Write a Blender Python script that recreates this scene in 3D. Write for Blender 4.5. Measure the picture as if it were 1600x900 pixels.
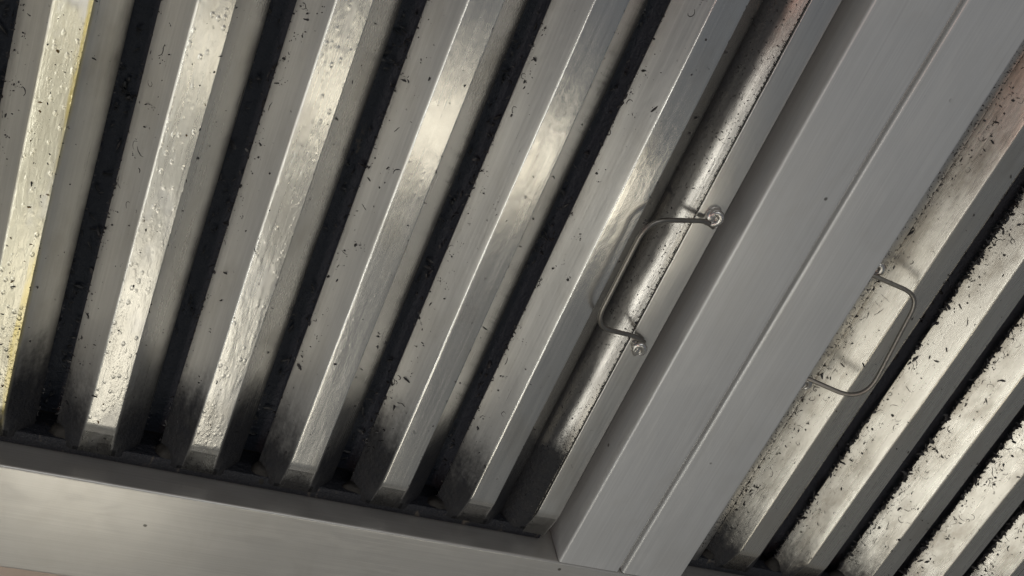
import bpy, bmesh, math, random
from mathutils import Vector, Matrix, noise as mnoise

scene = bpy.context.scene
for o in list(bpy.data.objects):
    bpy.data.objects.remove(o)

P = 0.05            # baffle pitch in metres; plan coordinates (u, v, w) below are in pitches
# u runs across the baffles, v along them, w out of the filters towards the room
def W(u, v, w):
    return Vector((u * P, -w * P, v * P))

# ------------------------------------------------------------------ camera
cam_d = bpy.data.cameras.new('camera')
cam = bpy.data.objects.new('camera', cam_d)
scene.collection.objects.link(cam)
scene.camera = cam
cam_d.sensor_width = 36.0
cam_d.lens = 1608.7 / 1600 * 36.0
cam_d.clip_start = 0.01
cam_d.clip_end = 50
RIGHT = (0.90970694, 0.37840259, 0.17101101)
DOWN = (0.24498929, -0.8215977, 0.51474019)
FWD = (0.33528127, -0.42636685, -0.84011771)
def V3(t):
    return Vector((t[0], -t[2], t[1]))
r, d, f = V3(RIGHT), V3(DOWN), V3(FWD)
mw = Matrix.Identity(4)
for i in range(3):
    mw[i][0] = r[i]; mw[i][1] = -d[i]; mw[i][2] = -f[i]
cpos = W(1.0909, 7.3308, 8.2979)
mw[0][3], mw[1][3], mw[2][3] = cpos
cam.matrix_world = mw

# ------------------------------------------------------------------ room light
world = bpy.data.worlds.new('World')
scene.world = world
world.use_nodes = True
nt = world.node_tree
nt.nodes.clear()
wo = nt.nodes.new('ShaderNodeOutputWorld')
bg = nt.nodes.new('ShaderNodeBackground')
tc = nt.nodes.new('ShaderNodeTexCoord')
sx = nt.nodes.new('ShaderNodeSeparateXYZ')
mr = nt.nodes.new('ShaderNodeMapRange')
mr.inputs['From Min'].default_value = -1
mr.inputs['From Max'].default_value = 1
cr = nt.nodes.new('ShaderNodeValToRGB')
el = cr.color_ramp.elements
el[0].position = 0.0; el[0].color = (0.44, 0.43, 0.39, 1)
el[1].position = 1.0; el[1].color = (0.50, 0.46, 0.43, 1)
e = el.new(0.36); e.color = (0.36, 0.39, 0.43, 1)
e = el.new(0.55); e.color = (0.44, 0.49, 0.57, 1)
nt.links.new(tc.outputs['Generated'], sx.inputs[0])
nt.links.new(sx.outputs['Z'], mr.inputs['Value'])
nt.links.new(mr.outputs[0], cr.inputs[0])
nt.links.new(cr.outputs[0], bg.inputs['Color'])
bg.inputs['Strength'].default_value = 0.30
nt.links.new(bg.outputs[0], wo.inputs[0])

def area(name, pos, target, size, size_y, watts, col, along=None):
    ld = bpy.data.lights.new(name, 'AREA')
    ld.shape = 'RECTANGLE'; ld.size = size * P; ld.size_y = size_y * P
    ld.energy = watts; ld.color = col
    o = bpy.data.objects.new(name, ld)
    scene.collection.objects.link(o)
    z = (W(*pos) - W(*target)).normalized()
    x = V3(along or (1, 0, 0)); x = (x - x.dot(z) * z).normalized()
    y = z.cross(x)
    m = Matrix.Identity(4)
    for i in range(3):
        m[i][0] = x[i]; m[i][1] = y[i]; m[i][2] = z[i]
    m[0][3], m[1][3], m[2][3] = W(*pos)
    o.matrix_world = m
    return o
area('ceiling_tube_lamp', (8, -6, 30), (4, 4, 0), 20, 1.2, 1.15, (1, 0.92, 0.74))
area('kitchen_lamp', (0.5, -19, 30), (2, 2, 0), 7, 8, 1.5, (1, 0.94, 0.80))
area('kitchen_window', (-33, -13, 28), (8, 3, 0), 20, 15, 3.2, (1, 0.96, 0.85), (0, 0, 1))
area('pass_lamp', (-12, -9, 30), (4, 3, 0), 4.0, 20, 3.5, (1, 0.99, 0.92))
area('pink_fill_light', (-9, 7, 24), (6, 6, 0), 2.5, 5.0, 0.8, (1, 0.55, 0.42))  # added pink light for the reflection of a person beside the camera
area('rear_ceiling_lamp', (4, 36, 30), (4, 2, 0), 26, 4, 4.8, (0.95, 0.985, 1))

vs = scene.view_settings
vs.view_transform = 'Standard'; vs.look = 'None'; vs.exposure = 0.18; vs.gamma = 1.0
vs.use_curve_mapping = False
scene.render.engine = 'CYCLES'
scene.cycles.max_bounces = 8
scene.cycles.glossy_bounces = 6

# ------------------------------------------------------------------ materials
class N:
    """small node-graph helper"""
    def __init__(s, name):
        s.m = bpy.data.materials.new(name); s.m.use_nodes = True
        s.t = s.m.node_tree; s.t.nodes.clear()
        s.out = s.t.nodes.new('ShaderNodeOutputMaterial')
        c = s.t.nodes.new('ShaderNodeTexCoord')
        s.obj = s.map(c.outputs['Object'], (1 / P,) * 3)
        x = s.t.nodes.new('ShaderNodeSeparateXYZ'); s.l(s.obj, x.inputs[0])
        s.u, s.nw, s.v = x.outputs
        s.w = s.math('MULTIPLY', s.nw, -1.0)
    def l(s, a, b): s.t.links.new(a, b)
    def put(s, sock, v):
        if isinstance(v, bpy.types.NodeSocket): s.l(v, sock)
        elif isinstance(v, tuple) and len(v) == 3 and sock.type == 'RGBA': sock.default_value = (*v, 1)
        else: sock.default_value = v
    def map(s, vec, scale, loc=(0, 0, 0)):
        n = s.t.nodes.new('ShaderNodeMapping'); s.l(vec, n.inputs[0])
        n.inputs['Scale'].default_value = scale; n.inputs['Location'].default_value = loc
        return n.outputs[0]
    def noise(s, scale, detail=3, rough=0.5, loc=(0, 0, 0), dist=0.0):
        n = s.t.nodes.new('ShaderNodeTexNoise')
        s.l(s.map(s.obj, scale if isinstance(scale, tuple) else (scale,) * 3, loc), n.inputs['Vector'])
        n.inputs['Scale'].default_value = 1; n.inputs['Detail'].default_value = detail
        n.inputs['Roughness'].default_value = rough; n.inputs['Distortion'].default_value = dist
        return n.outputs['Fac']
    def voro(s, scale, loc=(0, 0, 0), feat='F1', rand=1.0):
        n = s.t.nodes.new('ShaderNodeTexVoronoi'); n.feature = feat
        s.l(s.map(s.obj, scale if isinstance(scale, tuple) else (scale,) * 3, loc), n.inputs['Vector'])
        n.inputs['Scale'].default_value = 1; n.inputs['Randomness'].default_value = rand
        return n.outputs['Distance'], n.outputs['Color']
    def math(s, op, a, b=0.0, c=0.0, clamp=False):
        n = s.t.nodes.new('ShaderNodeMath'); n.operation = op; n.use_clamp = clamp
        s.put(n.inputs[0], a); s.put(n.inputs[1], b); s.put(n.inputs[2], c)
        return n.outputs[0]
    def mul(s, *a):
        r = a[0]
        for x in a[1:]: r = s.math('MULTIPLY', r, x)
        return r
    def add(s, *a):
        r = a[0]
        for x in a[1:]: r = s.math('ADD', r, x)
        return r
    def ss(s, x, a, b, lo=0.0, hi=1.0):
        n = s.t.nodes.new('ShaderNodeMapRange'); n.interpolation_type = 'SMOOTHSTEP'
        s.put(n.inputs['Value'], x); s.put(n.inputs['From Min'], a); s.put(n.inputs['From Max'], b)
        n.inputs['To Min'].default_value = lo; n.inputs['To Max'].default_value = hi
        return n.outputs[0]
    def mix(s, f, a, b):
        n = s.t.nodes.new('ShaderNodeMix'); n.data_type = 'RGBA'
        s.put(n.inputs[0], f); s.put(n.inputs[6], a); s.put(n.inputs[7], b)
        return n.outputs[2]
    def bump(s, h, strength, dist, prev=None):
        n = s.t.nodes.new('ShaderNodeBump')
        s.put(n.inputs['Strength'], strength); n.inputs['Distance'].default_value = dist
        s.l(h, n.inputs['Height'])
        if prev: s.l(prev, n.inputs['Normal'])
        return n.outputs[0]
    def pbsdf(s, **k):
        n = s.t.nodes.new('ShaderNodeBsdfPrincipled')
        for a, v in k.items(): s.put(n.inputs[a.replace('_', ' ')], v)
        return n
    def mixsh(s, f, a, b):
        n = s.t.nodes.new('ShaderNodeMixShader'); s.put(n.inputs[0], f)
        s.l(a.outputs[0], n.inputs[1]); s.l(b.outputs[0], n.inputs[2]); return n
    def done(s, sh):
        s.l(sh.outputs[0], s.out.inputs[0]); return s.m

SOOT = (0.046, 0.053, 0.070)

def baffle_steel(name, seed, oil=0.3, yellow=0.0, soot=0.5, rough=0.30, tint=(0.58, 0.57, 0.545), dust=0.35, lip0=-0.25, lip1=-0.40, endv=0.70, smudge=0.0, channel=False, dull=0.0):
    """stainless sheet brushed along the baffle, greasy and sooted"""
    g = N(name); L = (seed * 7.3, seed * 3.1, seed * 5.7)
    streak = g.noise((42, 42, 0.9), 4, 0.6, L)
    blot = g.noise((2.2, 2.2, 1.1), 4, 0.6, L)
    fine = g.noise(26, 3, 0.6, L)
    # greasy film, mostly on the front faces
    front = g.mul(g.ss(g.u, -0.02, 0.02), g.ss(g.u, 0.31, 0.27))
    filmn = g.noise((3.0, 3.0, 1.3), 3, 0.55, (L[1], L[2], L[0]))
    film = g.math('MULTIPLY', g.ss(filmn, 0.62 - 0.35 * oil, 0.72 - 0.30 * oil), g.add(g.mul(front, 0.85), 0.15))
    film = g.math('MULTIPLY', film, min(0.8, oil), clamp=True)
    d1, c1 = g.voro((19, 19, 13), L)
    cs = g.t.nodes.new('ShaderNodeSeparateColor'); g.l(c1, cs.inputs[0])
    drop = g.mul(g.ss(d1, 0.40, 0.12), g.ss(cs.outputs[0], 0.45, 0.75))
    d2, _ = g.voro((44, 44, 34), L)
    bead = g.mul(g.ss(d2, 0.45, 0.15), g.ss(g.add(g.noise((2.5, 2.5, 1.0), 3, 0.5, L), g.mul(g.v, -0.03)), 0.42, 0.60))
    rip = g.noise((17, 17, 4.0), 3, 0.55, L, 0.6)
    hf = g.add(g.mul(rip, 0.50), g.mul(drop, 0.32), g.mul(bead, 0.12))
    # soot stain: creeping in from the lower ends, ragged edge; lip mask darkens towards the deep edge
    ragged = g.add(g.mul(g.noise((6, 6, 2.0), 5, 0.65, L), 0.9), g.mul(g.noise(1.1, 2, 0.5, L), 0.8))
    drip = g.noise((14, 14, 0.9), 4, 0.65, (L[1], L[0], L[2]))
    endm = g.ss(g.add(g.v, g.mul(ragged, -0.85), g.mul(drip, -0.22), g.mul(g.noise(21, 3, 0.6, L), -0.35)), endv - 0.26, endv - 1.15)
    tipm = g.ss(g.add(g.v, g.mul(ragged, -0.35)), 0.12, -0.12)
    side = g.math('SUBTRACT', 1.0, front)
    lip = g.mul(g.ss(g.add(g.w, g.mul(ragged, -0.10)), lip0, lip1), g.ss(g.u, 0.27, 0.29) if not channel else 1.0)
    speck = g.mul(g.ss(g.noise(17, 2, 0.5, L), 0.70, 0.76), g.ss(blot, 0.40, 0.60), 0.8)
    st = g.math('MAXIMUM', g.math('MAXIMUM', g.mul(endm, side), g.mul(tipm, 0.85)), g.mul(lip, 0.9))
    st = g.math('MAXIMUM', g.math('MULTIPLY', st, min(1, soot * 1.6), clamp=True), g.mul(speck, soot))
    # colour / roughness
    val = g.add(0.80, g.mul(streak, 0.28), g.mul(blot, 0.12))
    mixv = g.t.nodes.new('ShaderNodeVectorMath'); mixv.operation = 'SCALE'
    mixv.inputs[0].default_value = tint; g.l(val, mixv.inputs['Scale'])
    col = g.mix(g.mul(g.ss(blot, 0.45, 0.75), dust), mixv.outputs[0], (0.30, 0.27, 0.22))
    if smudge:
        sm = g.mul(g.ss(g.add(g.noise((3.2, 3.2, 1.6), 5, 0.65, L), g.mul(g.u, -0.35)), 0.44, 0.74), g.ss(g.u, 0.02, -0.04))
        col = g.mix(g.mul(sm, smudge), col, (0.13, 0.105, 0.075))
        fleck = g.ss(g.noise((23, 23, 15), 3, 0.6, L), 0.66, 0.73)
        st = g.math('MAXIMUM', st, g.mul(fleck, g.ss(g.noise((3, 3, 2), 2, 0.5, L), 0.42, 0.62), 0.6))
    if yellow > 0.2:
        run = g.ss(g.add(g.u, g.mul(g.noise((8, 8, 0.9), 4, 0.65, L, 0.6), 0.26)), 0.345, 0.40)
        run = g.mul(run, front, g.ss(g.noise((0.9, 0.9, 0.9), 3, 0.6, L), 0.34, 0.62))
        col = g.mix(g.mul(run, min(1.0, yellow * 2.4)), col, (0.50, 0.42, 0.14))
    rgh = g.add(rough - 0.10, g.mul(streak, 0.12), g.mul(blot, 0.10))
    nb = g.bump(streak, 0.10, 0.0004)
    nb = g.bump(blot, 0.10, 0.003, nb)
    cn = g.bump(hf, 0.45, 0.0008)
    # the film also bends the metal's reflection a little
    nb2 = g.bump(g.mul(hf, film), 0.15 + 0.38 * oil * oil, 0.0008, nb)
    ct = (1.0, 1.0 - 0.10 * yellow, 1.0 - 0.62 * yellow)
    met = 0.92
    if dull:        # dried grease film on the slanted sides
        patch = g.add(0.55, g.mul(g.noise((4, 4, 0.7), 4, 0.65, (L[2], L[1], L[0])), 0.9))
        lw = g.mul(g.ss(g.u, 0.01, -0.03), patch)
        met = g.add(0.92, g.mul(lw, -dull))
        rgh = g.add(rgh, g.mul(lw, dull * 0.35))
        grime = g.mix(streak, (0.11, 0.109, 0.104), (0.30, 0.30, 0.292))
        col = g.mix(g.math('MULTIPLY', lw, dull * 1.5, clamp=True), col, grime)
    steel = g.pbsdf(Base_Color=col, Metallic=met, Roughness=rgh, Normal=nb2, Coat_Weight=film, Coat_Roughness=0.12,
                    Coat_IOR=1.48, Coat_Tint=ct, Coat_Normal=cn, Anisotropic=0.6)
    tg = g.t.nodes.new('ShaderNodeCombineXYZ'); tg.inputs[0].default_value = 1.0
    g.l(tg.outputs[0], steel.inputs['Tangent'])
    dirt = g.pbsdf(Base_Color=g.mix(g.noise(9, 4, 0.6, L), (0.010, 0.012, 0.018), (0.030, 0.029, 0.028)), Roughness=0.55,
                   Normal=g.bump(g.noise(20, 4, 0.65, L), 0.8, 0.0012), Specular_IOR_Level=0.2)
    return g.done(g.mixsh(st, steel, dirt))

def soot_steel(name, seed, amount=0.8, soot=SOOT):
    """rear baffles and rails, almost wholly coated"""
    g = N(name); L = (seed * 4.1, seed * 2.7, seed)
    n1 = g.noise((5, 5, 1.4), 5, 0.65, L)
    n2 = g.noise(22, 4, 0.65, L)
    m = g.ss(g.add(n1, g.mul(n2, 0.25)), 0.80 - 0.5 * amount, 0.98 - 0.5 * amount)
    steel = g.pbsdf(Base_Color=(0.20, 0.17, 0.135), Metallic=0.6, Roughness=0.5, Normal=g.bump(n2, 0.4, 0.0008))
    dirt = g.pbsdf(Base_Color=g.mix(n1, soot, tuple(x * 0.8 for x in soot)), Roughness=0.5, Normal=g.bump(n2, 0.9, 0.0015), Specular_IOR_Level=0.4)
    return g.done(g.mixsh(m, steel, dirt))

def hood_steel(name, seed, along, dots=0.60, rough=0.36, tint=(0.555, 0.56, 0.555), metal=0.85):
    g = N(name); L = (seed * 5.3, seed * 1.9, seed * 2.2)
    sc = {'v': (70, 70, 0.8), 'u': (0.8, 70, 70)}[along]
    streak = g.noise(sc, 4, 0.6, L)
    soft = g.noise(0.9, 3, 0.5, L)
    smear = g.noise((2.4, 2.4, 1.2), 4, 0.6, L, 0.6)
    dot, _ = g.voro(2.6, L)
    keep = g.noise(1.3, 1, 0.5, L)
    spots = g.mul(g.ss(g.add(dot, g.mul(g.noise(14, 2, 0.5, L), 0.05)), 0.09, 0.06), g.ss(keep, dots, dots + 0.06))
    val = g.add(0.76, g.mul(streak, 0.30), g.mul(soft, 0.14))
    mixv = g.t.nodes.new('ShaderNodeVectorMath'); mixv.operation = 'SCALE'
    mixv.inputs[0].default_value = tint; g.l(val, mixv.inputs['Scale'])
    haze = g.noise((1.6, 1.6, 0.9), 5, 0.65, (L[2], L[0], L[1]), 1.0)
    greasy = g.mul(g.ss(haze, 0.45, 0.75), 0.14)
    col = g.mix(greasy, mixv.outputs[0], (0.36, 0.33, 0.27))
    scuff = g.mul(g.ss(g.noise((1.5, 30, 9) if along == 'u' else (9, 30, 1.5), 3, 0.5, L, 0.8), 0.70, 0.78), 0.12)
    col = g.mix(scuff, col, (0.75, 0.75, 0.74))
    col = g.mix(g.mul(spots, 0.8), col, (0.05, 0.045, 0.035))
    wipe = g.noise((0.7, 0.7, 3.0) if along == 'u' else (3.0, 3.0, 0.7), 5, 0.7, L, 1.5)
    rgh = g.add(rough - 0.10, g.mul(streak, 0.09), g.mul(g.ss(smear, 0.3, 0.8), 0.03), g.mul(g.ss(wipe, 0.45, 0.65), 0.06))
    nb = g.bump(streak, 0.06, 0.0003)
    nb = g.bump(soft, 0.05, 0.006, nb)
    s = g.pbsdf(Base_Color=col, Metallic=metal, Roughness=rgh, Normal=nb, Anisotropic=0.55)
    tg = g.t.nodes.new('ShaderNodeCombineXYZ'); tg.inputs[0 if along == 'v' else 2].default_value = 1.0
    g.l(tg.outputs[0], s.inputs['Tangent'])
    return g.done(s)

def plain(name, col, rough, metal=0.0, bump=0.0, scale=20):
    g = N(name)
    n = g.noise(scale, 4, 0.6)
    c = g.mix(n, tuple(x * 0.7 for x in col), tuple(min(1, x * 1.25) for x in col))
    s = g.pbsdf(Base_Color=c, Roughness=g.add(rough - 0.06, g.mul(n, 0.12)), Metallic=metal, Normal=g.bump(n, bump, 0.0006))
    return g.done(s)

M_CRUMB = plain('charred grease', (0.017, 0.016, 0.017), 0.5, 0, 0.5, 40)
M_GREASE = plain('grey greasy soot', (0.06, 0.06, 0.062), 0.42, 0, 0.4, 30)
M_LUMP = plain('brown grease lump', (0.014, 0.0125, 0.010), 0.75, 0, 0.9, 22)
M_AMBER = plain('amber grease', (0.16, 0.10, 0.03), 0.18, 0, 0.2, 20)
M_WIRE = plain('handle wire', (0.24, 0.225, 0.20), 0.36, 0.9, 0.15, 30)
M_WELD = plain('weld metal', (0.56, 0.54, 0.51), 0.27, 0.95, 0.12, 9)
M_PLENUM = plain('sooty plenum', (0.02, 0.02, 0.022), 0.7, 0, 0.5, 8)

# ------------------------------------------------------------------ mesh helpers
def link(name, me, mat, parent=None, loc=(0, 0, 0)):
    me.materials.append(mat)
    o = bpy.data.objects.new(name, me)
    scene.collection.objects.link(o)
    o.location = loc
    if parent: o.parent = parent
    return o

def thing(name, label, cat, loc, group=None):
    o = bpy.data.objects.new(name, None); scene.collection.objects.link(o)
    o.empty_display_size = 0.02; o.location = loc
    o['label'] = label; o['category'] = cat
    if group: o['group'] = group
    return o

def round_poly(pts, radii, seg=4):
    """fillet the inner points of an open polyline"""
    out = [Vector(pts[0])]
    for i in range(1, len(pts) - 1):
        a, b, c = Vector(pts[i - 1]), Vector(pts[i]), Vector(pts[i + 1])
        r = radii[i - 1] if isinstance(radii, (list, tuple)) else radii
        if r <= 0: out.append(b); continue
        d1, d2 = (a - b).normalized(), (c - b).normalized()
        half = math.acos(max(-1, min(1, d1.dot(d2)))) / 2
        t = min(r / math.tan(half), (a - b).length * 0.45, (c - b).length * 0.45)
        s, e_ = b + d1 * t, b + d2 * t
        for k in range(seg + 1):
            q = k / seg
            out.append((s.lerp(b, q)).lerp(b.lerp(e_, q), q))
    out.append(Vector(pts[-1]))
    return out

def sheet(prof, ts, thick, conv, warp=None, smooth=35):
    """bend a strip of sheet metal: open profile swept along ts, with real thickness"""
    n = len(prof); off = []
    for i in range(n):
        a = prof[max(i - 1, 0)]; b = prof[min(i + 1, n - 1)]
        d = (b - a).normalized(); off.append(Vector((d.y, -d.x)) * thick)
    loop = list(prof) + [prof[i] + off[i] for i in range(n - 1, -1, -1)]
    bm = bmesh.new(); rows = []
    for t in ts:
        row = []
        for q in loop:
            a, b = q.x, q.y
            p3 = warp(a, t, b) if warp else (a, t, b)
            row.append(bm.verts.new(conv(*p3)))
        rows.append(row)
    m = len(loop)
    for j in range(len(ts) - 1):
        for i in range(m):
            k = (i + 1) % m
            bm.faces.new((rows[j][i], rows[j][k], rows[j + 1][k], rows[j + 1][i]))
    for row in (rows[0], rows[-1]):
        for i in range(n - 1):
            bm.faces.new((row[i], row[i + 1], row[m - 2 - i], row[m - 1 - i]))
    bmesh.ops.recalc_face_normals(bm, faces=bm.faces)
    me = bpy.data.meshes.new('sheet'); bm.to_mesh(me); bm.free()
    finish(me, smooth)
    return me

def finish(me, ang=35):
    me.polygons.foreach_set('use_smooth', [True] * len(me.polygons))
    me.set_sharp_from_angle(angle=math.radians(ang))

def tube(path, rad, nseg=10, caps=True):
    bm = bmesh.new(); rings = []
    n = len(path); up = Vector((0.13, 0.7, 0.3)).normalized()
    for i, p in enumerate(path):
        d = (path[min(i + 1, n - 1)] - path[max(i - 1, 0)]).normalized()
        x = (up - up.dot(d) * d).normalized(); y = d.cross(x); up = x
        rr = rad(i / (n - 1)) if callable(rad) else rad
        rings.append([bm.verts.new(p + (x * math.cos(a) + y * math.sin(a)) * rr) for a in [2 * math.pi * k / nseg for k in range(nseg)]])
    for j in range(n - 1):
        for k in range(nseg):
            q = (k + 1) % nseg
            bm.faces.new((rings[j][k], rings[j][q], rings[j + 1][q], rings[j + 1][k]))
    if caps:
        bm.faces.new(rings[0]); bm.faces.new(rings[-1])
    bmesh.ops.recalc_face_normals(bm, faces=bm.faces)
    me = bpy.data.meshes.new('tube'); bm.to_mesh(me); bm.free(); finish(me, 60)
    return me

def round_path(pts, radii, seg=8):
    out = [pts[0]]
    for i in range(1, len(pts) - 1):
        a, b, c = pts[i - 1], pts[i], pts[i + 1]; r = radii[i - 1]
        t1 = min(r, (a - b).length * 0.48); t2 = min(r, (c - b).length * 0.48)
        s = b + (a - b).normalized() * t1; e_ = b + (c - b).normalized() * t2
        for k in range(seg + 1):
            q = k / seg; out.append(s.lerp(b, q).lerp(b.lerp(e_, q), q))
    out.append(pts[-1]); return out

# icosphere template for crumbs
_bm = bmesh.new(); bmesh.ops.create_icosphere(_bm, subdivisions=1, radius=1)
ICO_V = [v.co.copy() for v in _bm.verts]; ICO_F = [[v.index for v in fc.verts] for fc in _bm.faces]; _bm.free()

class Crumbs:
    """many tiny grains and hair-like flakes joined in one mesh"""
    def __init__(s, rng): s.v = []; s.f = []; s.r = rng
    def grain(s, c, size, nrm):
        r = s.r; b = len(s.v)
        rot = Matrix.Rotation(r.uniform(0, 6.28), 3, Vector((r.uniform(-1, 1), r.uniform(-1, 1), r.uniform(-1, 1))).normalized())
        sc = Vector((r.choice((0.9, 1.2, 1.7, 2.6)), r.uniform(0.4, 0.9), r.uniform(0.35, 0.8))) * size * 0.85
        for q in ICO_V:
            k = 1 + r.uniform(-0.35, 0.35)
            p = rot @ Vector((q.x * sc.x * k, q.y * sc.y * k, q.z * sc.z * k))
            s.v.append(c + p + nrm * size * 0.25)
        s.f += [[i + b for i in fc] for fc in ICO_F]
    def hair(s, c, length, width, t1, t2, nrm):
        r = s.r; a = r.uniform(0, 6.28); n = 7; pts = []; p = c.copy(); curl = r.uniform(-0.8, 0.8)
        for i in range(n):
            pts.append(p.copy()); a += curl + r.uniform(-0.5, 0.5)
            p += (t1 * math.cos(a) + t2 * math.sin(a)) * length / n
        b = len(s.v)
        for i, q in enumerate(pts):
            d = (pts[min(i + 1, n - 1)] - pts[max(i - 1, 0)]).normalized(); sd = d.cross(nrm).normalized()
            w = width * (0.35 + 0.65 * math.sin(math.pi * (i + 0.5) / n)) * r.uniform(0.7, 1.3)
            s.v += [q + sd * w, q - sd * w, q + nrm * w * 1.2]
        for i in range(n - 1):
            for k in range(3):
                j = (k + 1) % 3
                s.f.append([b + i * 3 + k, b + i * 3 + j, b + i * 3 + 3 + j, b + i * 3 + 3 + k])
    def build(s, name, mat, parent, loc=(0, 0, 0)):
        me = bpy.data.meshes.new(name); me.from_pydata([tuple(x) for x in s.v], [], s.f); me.update()
        finish(me, 50)
        o = link(name, me, mat, parent, loc); o['kind'] = 'stuff'
        return o

# ------------------------------------------------------------------ hood frame
G = 0.19
MUL0, MULG, MUL1 = 6.244, 7.036, 7.82
TOP = 9.75
hood = thing('extractor_hood', 'satin stainless steel hood frame with flat centre strips and bottom ledge holding both filters', 'hood', W(0, -1.34, 0))
HB = Vector(hood.location)
def hloc(u, v, w): return W(u, v, w) - HB

def lin(a, b, n): return [a + (b - a) * i / n for i in range(n + 1)]

def put_hood(name, prof, ts, conv, mat, o_uvw, thick=0.03):
    me = sheet(prof, ts, thick, conv, hood_warp)
    return link(name, me, mat, hood, hloc(*o_uvw))

# centre strips: channels whose flat faces lie side by side with a narrow groove
def strip_prof(u0, u1, wl, wr, rl, rr, tongue=0.0):
    pts = [(u0, wl), (u0, G), (u1, G), (u1, wr)]
    if tongue:          # folded step that closes the groove from behind
        pts = [(u0, wl), (u0, G), (u1, G), (u1, G - 0.075), (u1 + tongue, G - 0.075)]
        return round_poly(pts, [rl, rr, 0.015], 5)
    return round_poly(pts, [rl, rr], 5)
def hood_warp(a, t, b):
    k = mnoise.noise(Vector((t * 0.45, a * 0.3, 1.7))) * 0.007
    return (a + mnoise.noise(Vector((t * 0.4, 7.7, b))) * 0.005, t, b + k)
cv = lambda a, t, b: W(a, t, b)
put_hood('center_strip', strip_prof(0, 0.765, -0.62, -0.20, 0.035, 0.028, 0.085), lin(0.012, TOP, 40), cv, hood_steel('mullion steel left', 1, 'v', rough=0.40, metal=0.42), (MUL0, 0, 0))
put_hood('center_strip', strip_prof(0, 0.760, -0.20, -0.62, 0.040, 0.035), lin(0.012, TOP, 40), cv, hood_steel('mullion steel right', 2, 'v', rough=0.40, metal=0.42), (MUL1 - 0.760, 0, 0))
# ledges: profile in (v, w) swept along u
cu = lambda a, t, b: W(t, a, b)
led = round_poly([(-1.30, -0.35), (-1.32, G), (0.0, G), (0.0, -0.62)], [0.035, 0.035], 5)
put_hood('bottom_ledge', led, lin(-3.0, 17.0, 60), cu, hood_steel('ledge steel', 3, 'u', 0.44, 0.37, (0.575, 0.56, 0.525), 0.68), (0, 0, 0))
led2 = round_poly([(0.0, -0.62), (0.0, G), (1.2, G), (1.2, -0.3)], [0.035, 0.035], 5)
put_hood('top_ledge', led2, lin(-3.0, 17.0, 20), cu, hood_steel('top ledge steel', 4, 'u'), (0, TOP + 0.012, 0))
lip = round_poly([(-1.2, -0.55), (-0.9, -0.04), (-0.01, -0.04), (-0.01, -0.4)], [0.05, 0.03], 4)
put_hood('lower_lip', lip, lin(-3.0, 17.0, 10), cu, plain('lower lip metal', (0.42, 0.34, 0.29), 0.4, 0.6, 0.1, 3), (0, -1.345, 0))
put_hood('side_strip', strip_prof(0, 1.2, -0.2, -0.62, 0.035, 0.035), lin(0.012, TOP, 12), cv, hood_steel('side steel left', 5, 'v', rough=0.4), (-3.35, 0, 0))
put_hood('side_strip', strip_prof(0, 1.2, -0.62, -0.2, 0.035, 0.035), lin(0.012, TOP, 12), cv, hood_steel('side steel right', 6, 'v', rough=0.4), (16.2, 0, 0))
bm = bmesh.new()
bmesh.ops.create_cube(bm, size=1, matrix=Matrix.Translation(W(7, 4.5, -1.55)) @ Matrix.Diagonal((20 * P, 0.1 * P, 13 * P, 1)))
me = bpy.data.meshes.new('plenum_back'); bm.to_mesh(me); bm.free()
link('plenum_back', me, M_PLENUM, hood, hloc(0, 0, 0))

# ------------------------------------------------------------------ filters
FR, SL, DP = 0.28, 0.27, 0.275      # front width, side run, side depth
VB, VT = 0.10, 9.6

def clampw(seed, amp=0.0035):
    def fn(u, v, w):
        s = mnoise.noise(Vector((u * 1.3 + seed * 9, v * 0.55, seed * 3.3))) * amp
        s2 = mnoise.noise(Vector((seed * 5.0, v * 0.35, 2.0))) * 0.006
        lim = 9
        if v < 0.5: lim = -(0.5 - v) * 0.27
        if v > VT - 0.5: lim = -(v - VT + 0.5) * 0.27
        return (u + s2, v, min(w + s, lim))
    return fn

VROWS = [VB, 0.15, 0.2, 0.28, 0.36, 0.43, 0.49, 0.505, 0.56, 0.7] + lin(0.9, VT - 0.7, 64) + [VT - 0.505, VT - 0.49, VT - 0.36, VT - 0.2, VT]

def baffle_mesh(seed, r_left=0.04, r_right=0.014):
    pts = [(-SL + 0.035, -DP - 0.03), (-SL, -DP), (0, 0), (FR, 0), (FR + SL, -DP), (FR + SL - 0.035, -DP - 0.03)]
    base = round_poly(pts, [0.012, r_left, r_right, 0.012], 4)
    prof = []
    for i in range(len(base) - 1):      # split the long flats
        a, b = base[i], base[i + 1]; k = 4 if (b - a).length > 0.1 else 1
        prof += [a.lerp(b, q / k) for q in range(k)]
    prof.append(base[-1])
    return sheet(prof, VROWS, 0.014, W, clampw(seed), 30)

def rear_mesh(seed):
    pts = [(-0.42, -0.37), (-0.38, -0.36), (-0.14, -0.66), (0.14, -0.66), (0.38, -0.36), (0.42, -0.37)]
    return sheet(round_poly(pts, [0.012, 0.03, 0.03, 0.012], 3), lin(0.05, VT - 0.05, 30), 0.014, W, clampw(seed, 0.01), 30)


def CHN(q):      # rolled wall of the end channel: tilt angle q -> (u, w)
    q0 = math.radians(28)
    return (-0.006 - 0.54 * (math.sin(q) - math.sin(q0)), -0.03 - 0.36 * (math.cos(q0) - math.cos(q)))

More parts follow.
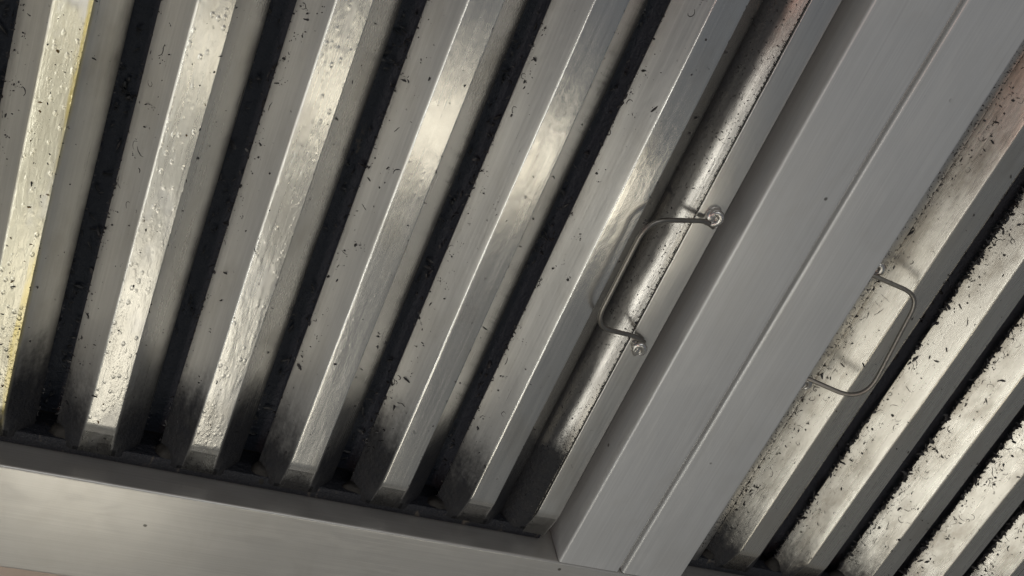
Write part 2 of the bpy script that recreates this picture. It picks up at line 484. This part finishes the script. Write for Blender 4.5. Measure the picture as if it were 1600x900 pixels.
def surf(face, a, v):
    """point and frame on a baffle face, local to the baffle: face l/f/r, a = 0..1 across"""
    if face == 'l':
        p = W(-SL + SL * a, v, -DP + DP * a); n = Vector((-0.707, -0.707, 0)); t = Vector((0.707, -0.707, 0))
    elif face == 'f':
        p = W(FR * a, v, 0); n = Vector((0, -1, 0)); t = Vector((1, 0, 0))
    else:
        p = W(FR + SL * a, v, -DP * a); n = Vector((0.707, -0.707, 0)); t = Vector((0.707, 0.707, 0))
    return p, n, t
ZT = Vector((0, 0, 1))

def build_filter(label, base_u, nribs, first_u, end_left, end_right, conf, handle, seed0):
    root = thing('grease_filter', label, 'grease filter', W(base_u, 0, 0), 'baffle grease filters in the hood')
    B = Vector(root.location)
    def loc(u): return W(u, 0, 0) - B
    rib_objs = []
    for i in range(nribs):
        c = conf(i); seed = seed0 + i * 1.37
        me = baffle_mesh(seed)
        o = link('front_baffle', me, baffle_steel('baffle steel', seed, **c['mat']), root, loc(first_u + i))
        rib_objs.append(o)
        rng = random.Random(int(seed * 1000) + 5)
        cr = Crumbs(rng)
        # grains hanging on the lip of the left wall
        for _ in range(c['lip']):
            v = rng.uniform(0.2, 8.5)
            if mnoise.noise(Vector((v * 1.1, seed, 0))) + rng.uniform(-0.5, 0.5) < c.get('clump', -0.1): continue
            p, n, t = surf('l', max(-0.04, rng.gauss(0.0, 0.03)), v)
            cr.grain(p, P * rng.choice((0.006, 0.009, 0.012, 0.018)) * c.get('gs', 1), n)
        for _ in range(c['wall']):
            v = rng.uniform(0.5, 8.5); a = min(0.98, abs(rng.gauss(0, c.get('spread', 0.38))))
            p, n, t = surf('l', a, v)
            cr.grain(p, P * min(0.022, rng.expovariate(1 / 0.006) + 0.003) * c.get('ws', 1), n)
            if rng.random() < 0.25:          # grains sit in little families
                for _k in range(rng.randint(2, 6)):
                    p2, n, t = surf('l', min(0.99, max(0, a + rng.gauss(0, 0.06))), v + rng.gauss(0, 0.03))
                    cr.grain(p2, P * rng.uniform(0.003, 0.008), n)
        for _ in range(c['hair']):
            v = rng.uniform(0.5, 8.5); a = min(0.97, abs(rng.gauss(0.1, 0.4)))
            p, n, t = surf('l', a, v)
            cr.hair(p, P * rng.uniform(0.05, 0.16), P * rng.uniform(0.0025, 0.005), t, ZT, n)
        for _ in range(c['front']):
            p, n, t = surf('f', rng.random(), rng.uniform(0.3, 8.5))
            cr.grain(p, P * min(0.014, rng.expovariate(1 / 0.004) + 0.003), n)
        for _ in range(c['right']):
            p, n, t = surf('r', abs(rng.gauss(0, 0.4)) % 1, rng.uniform(0.5, 8.5))
            cr.grain(p, P * min(0.016, rng.expovariate(1 / 0.005) + 0.003), n)
        for _ in range(c.get('redge', 0)):
            p, n, t = surf('r', rng.gauss(0.0, 0.01), rng.uniform(0.5, 8.5))
            cr.grain(p, P * rng.uniform(0.004, 0.009), n)
        # crusted tip
        for _ in range(26):
            v = 0.11 + abs(rng.gauss(0, 0.10)); a = rng.random()
            p = W(FR * a, v, -(0.5 - min(v, 0.5)) * 0.27)
            cr.grain(p, P * rng.uniform(0.003, 0.009), Vector((0, -1, 0)))
        cr.build('grease_crumbs', M_CRUMB, o)
        if c.get('amber'):
            ab = Crumbs(rng)
            for _ in range(c['amber']):
                p, n, t = surf('f', rng.uniform(0.05, 0.98), rng.uniform(0.4, 7.5))
                ab.grain(p, P * rng.uniform(0.006, 0.016), n)
            ab.build('amber_drops', M_AMBER, o)
    # rear baffles stand behind the gaps
    for i in range(nribs + 1):
        u = first_u + i - 0.36
        o = link('rear_baffle', rear_mesh(seed0 + 50 + i), soot_steel('rear soot', seed0 + i, conf(0).get('rear', 0.9)), root, loc(u))
        rng = random.Random(int(seed0 * 10) + i * 7)
        if conf(0).get('glints'):
            cr = Crumbs(rng)
            for _ in range(conf(0)['glints']):
                v = rng.uniform(0.1, 8.0); k = mnoise.noise(Vector((v * 0.8, i * 3.1, seed0)))
                if k + rng.uniform(-0.4, 0.4) < 0.0: continue
                cr.grain(W(rng.uniform(-0.16, 0.22), v, -0.64 + rng.uniform(0, 0.03)), P * rng.uniform(0.008, 0.030), Vector((0, -1, 0)))
            for _ in range(220):                      # crust on the hidden lip of the right wall
                v = rng.uniform(0.2, 8.0)
                if mnoise.noise(Vector((v * 1.4, i * 5.3, 3.0))) < -0.05: continue
                cr.grain(W(-0.64 + FR + SL + rng.gauss(0, 0.006), v, -DP - 0.01), P * rng.uniform(0.004, 0.010), Vector((0, -1, 0)))
            cr.build('grease_crumbs', M_GREASE, o)
        if conf(0).get('clumps'):
            cr = Crumbs(rng)
            for _ in range(conf(0)['clumps']):
                v = rng.uniform(0.1, 8.0); a = rng.uniform(-0.16, 0.22)
                cr.grain(W(a, v, -0.62 + rng.uniform(0, 0.04)), P * rng.uniform(0.012, 0.04), Vector((0, -1, 0)))
            cr.build('grease_crumbs', M_CRUMB, o)
    # side rails: flat flange folded down the outside, with a rolled channel wall on the inside
    ends = []
    for side, u in (('l', end_left), ('r', end_right)):
        sgn = 1 if side == 'r' else -1
        fl = round_poly([(0.0, -0.03), (0.0, 0.0), (0.275, 0.0), (0.275, -0.66)], [0.010, 0.02], 4)
        fl = [Vector((q.x * sgn, q.y)) for q in fl]
        if sgn < 0: fl.reverse()
        me = sheet(fl, VROWS, 0.016, W, clampw(seed0 + 70 + sgn), 30)
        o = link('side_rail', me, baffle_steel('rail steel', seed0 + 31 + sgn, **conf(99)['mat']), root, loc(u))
        prof = [Vector((sgn * CHN(q)[0], CHN(q)[1])) for q in [math.radians(x) for x in range(28, 92, 8)]]
        prof.reverse()
        if sgn < 0: prof.reverse()
        me = sheet(prof, VROWS[1:-1], 0.014, W, clampw(seed0 + 80 + sgn), 50)
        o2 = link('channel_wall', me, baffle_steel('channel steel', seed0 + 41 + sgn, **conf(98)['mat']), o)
        rng = random.Random(int(seed0) + 300 + sgn); cr = Crumbs(rng)
        for _ in range(3200):
            q = math.radians(min(85, abs(rng.gauss(38, 25)))); v = rng.uniform(0.4, 8.0)
            q = max(q, 0.5); p = W(sgn * CHN(q)[0], v, CHN(q)[1])
            n = V3((-math.sin(q) * sgn, 0, math.cos(q)))
            cr.grain(p, P * min(0.010, rng.expovariate(1 / 0.003) + 0.002), n)
        for _ in range(160):
            v = rng.uniform(0.3, 8.0)
            cr.grain(W(sgn * rng.uniform(-0.004, 0.006), v, -0.01), P * rng.uniform(0.003, 0.009), Vector((0, -1, 0)))
        cr.build('grease_crumbs', M_CRUMB, o)
        ends.append(o)
    u0, u1 = end_left - 0.25, end_right + 0.25
    for nm, va, vb, vc in (('bottom_rail', 0.012, 0.17, 0.0), ('top_rail', VT + 0.1, VT - 0.17, 0)):
        pr = round_poly([(va, -0.66), (va, -0.13), (vb, -0.13), (vb, -0.30)], [0.02, 0.02], 3)
        if nm == 'top_rail': pr.reverse()
        me = sheet(pr, lin(u0, u1, 30), 0.014, lambda a, t, b: W(t, a, b), None, 30)
        link(nm, me, soot_steel('rail soot', seed0 + 9, 0.9, (0.016, 0.018, 0.024)), root, -B)
    # rounded grease lumps caked on the bottom rail beside each baffle end
    for i in range(nribs):
        rng = random.Random(int(seed0 * 3) + i * 11); bm = bmesh.new()
        bmesh.ops.create_icosphere(bm, subdivisions=3, radius=1)
        sx_, sz_ = rng.uniform(0.12, 0.17), rng.uniform(0.11, 0.17)
        for vt in bm.verts:
            c = vt.co; k = 1 + 0.25 * mnoise.noise(c * 1.5 + Vector((i * 4.0, seed0, 0)))
            vt.co = Vector((c.x * sx_ * k, c.y * 0.10 * k, c.z * sz_ * k)) * P
        me = bpy.data.meshes.new('grease_lump'); bm.to_mesh(me); bm.free(); finish(me, 60)
        link('grease_lump', me, M_LUMP, root, W(first_u + i - 0.20 + rng.uniform(-0.03, 0.03), 0.12, -0.235) - B)
    # wire handle
    pts = [W(*q) - B for q in handle['path']]
    me = tube(round_path(pts, [q * P for q in handle['rad']], 10), handle['wire'] * P, 12)
    h = link('handle', me, M_WIRE, root)
    for (u, v, w, ang) in handle['tabs']:
        cen = W(u, v, w + 0.05) - B
        ax = Matrix.Rotation(ang, 3, 'Y')
        path = []
        for k in range(15):                       # the wire end rolled into a tight eye
            a = math.radians(-70 + 250 * k / 14); rr = (0.060 - 0.012 * k / 14) * P
            path.append(cen + ax @ Vector((math.cos(a) * rr, -math.sin(k * 0.35) * 0.012 * P - k * 0.0014 * P, math.sin(a) * rr * 1.15)))
        me = tube(path, lambda t: (0.026 + 0.010 * math.sin(3.1 * t)) * P, 12)
        link('curled_end', me, M_WELD, h)
        bm = bmesh.new()
        bmesh.ops.create_uvsphere(bm, u_segments=20, v_segments=12, radius=1)
        for vt in bm.verts:
            c = vt.co; k = 1 + 0.30 * mnoise.noise(c * 1.2 + Vector((v, 0, 0)))
            vt.co = Vector((c.x * 0.075 * k, c.y * 0.065 * k, c.z * 0.10 * k)) * P
        bmesh.ops.rotate(bm, verts=bm.verts, cent=(0, 0, 0), matrix=ax)
        bmesh.ops.translate(bm, verts=bm.verts, vec=W(u, v, w + 0.005) - B)
        me = bpy.data.meshes.new('weld_spot'); bm.to_mesh(me); bm.free(); finish(me, 60)
        link('weld_spot', me, M_WELD, h)
    return root

def conf_left(i):
    if i == 99: return dict(mat=dict(oil=0.15, soot=0.3, rough=0.30))
    if i == 98: return dict(mat=dict(oil=0.1, soot=0.7, rough=0.24, tint=(0.46, 0.44, 0.41), lip0=-0.12, lip1=-0.21, endv=1.4, channel=True))  # channel wall: shade painted over its deep side, narrowing the bright strip
    oil = [1.0, 1.0, 0.85, 0.8, 0.45, 0.18, 0.12][i]
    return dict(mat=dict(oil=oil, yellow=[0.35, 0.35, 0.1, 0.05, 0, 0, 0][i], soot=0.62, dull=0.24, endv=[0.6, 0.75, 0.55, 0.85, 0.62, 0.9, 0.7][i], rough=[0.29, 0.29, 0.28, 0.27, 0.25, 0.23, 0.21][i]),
                lip=300, wall=130, hair=14, front=[120, 120, 70, 50, 25, 15, 15][i], right=40, redge=30,
                amber=[30, 30, 10, 4, 0, 0, 0][i], rear=1.1, clump=0.05, glints=420)

def conf_right(i):
    if i == 99: return dict(mat=dict(oil=0.1, soot=0.4, rough=0.32))
    if i == 98: return dict(mat=dict(oil=0.1, soot=0.5, rough=0.3))
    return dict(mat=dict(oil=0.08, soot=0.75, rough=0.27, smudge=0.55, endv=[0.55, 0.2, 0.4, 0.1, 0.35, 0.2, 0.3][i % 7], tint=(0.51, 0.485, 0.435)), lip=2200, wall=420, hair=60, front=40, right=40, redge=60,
                rear=1.1, clumps=900, gs=1.55, ws=1.0, spread=0.36, clump=0.05)

build_filter('oily wet grease filter left of the centre strips, handle at its right end',
             2.0, 7, -1.0, -1.53, 5.81, conf_left,
             dict(path=[(6.02, 4.33, 0.03), (5.88, 4.38, 0.07), (5.27, 4.27, 0.20), (5.27, 3.05, 0.20), (5.80, 2.99, 0.07), (5.95, 2.93, 0.03)],
                  rad=[0.08, 0.22, 0.22, 0.08], wire=0.024, tabs=[(5.965, 4.43, 0.0, 0.35), (5.915, 2.85, 0.0, -0.4)]), 1.0)
build_filter('dry grease filter right of the centre strips, peppered with black burnt crumbs',
             12.0, 7, 8.518, 7.97, 15.33, conf_right,
             dict(path=[(7.70, 4.36, 0.03), (7.80, 4.38, 0.10), (8.40, 4.37, 0.25), (8.42, 3.10, 0.42), (7.85, 3.05, 0.10), (7.72, 2.98, 0.03)],
                  rad=[0.08, 0.20, 0.34, 0.08], wire=0.024, tabs=[(7.90, 4.43, 0.0, 0.35), (7.92, 2.95, 0.0, -0.4)]), 40.0)
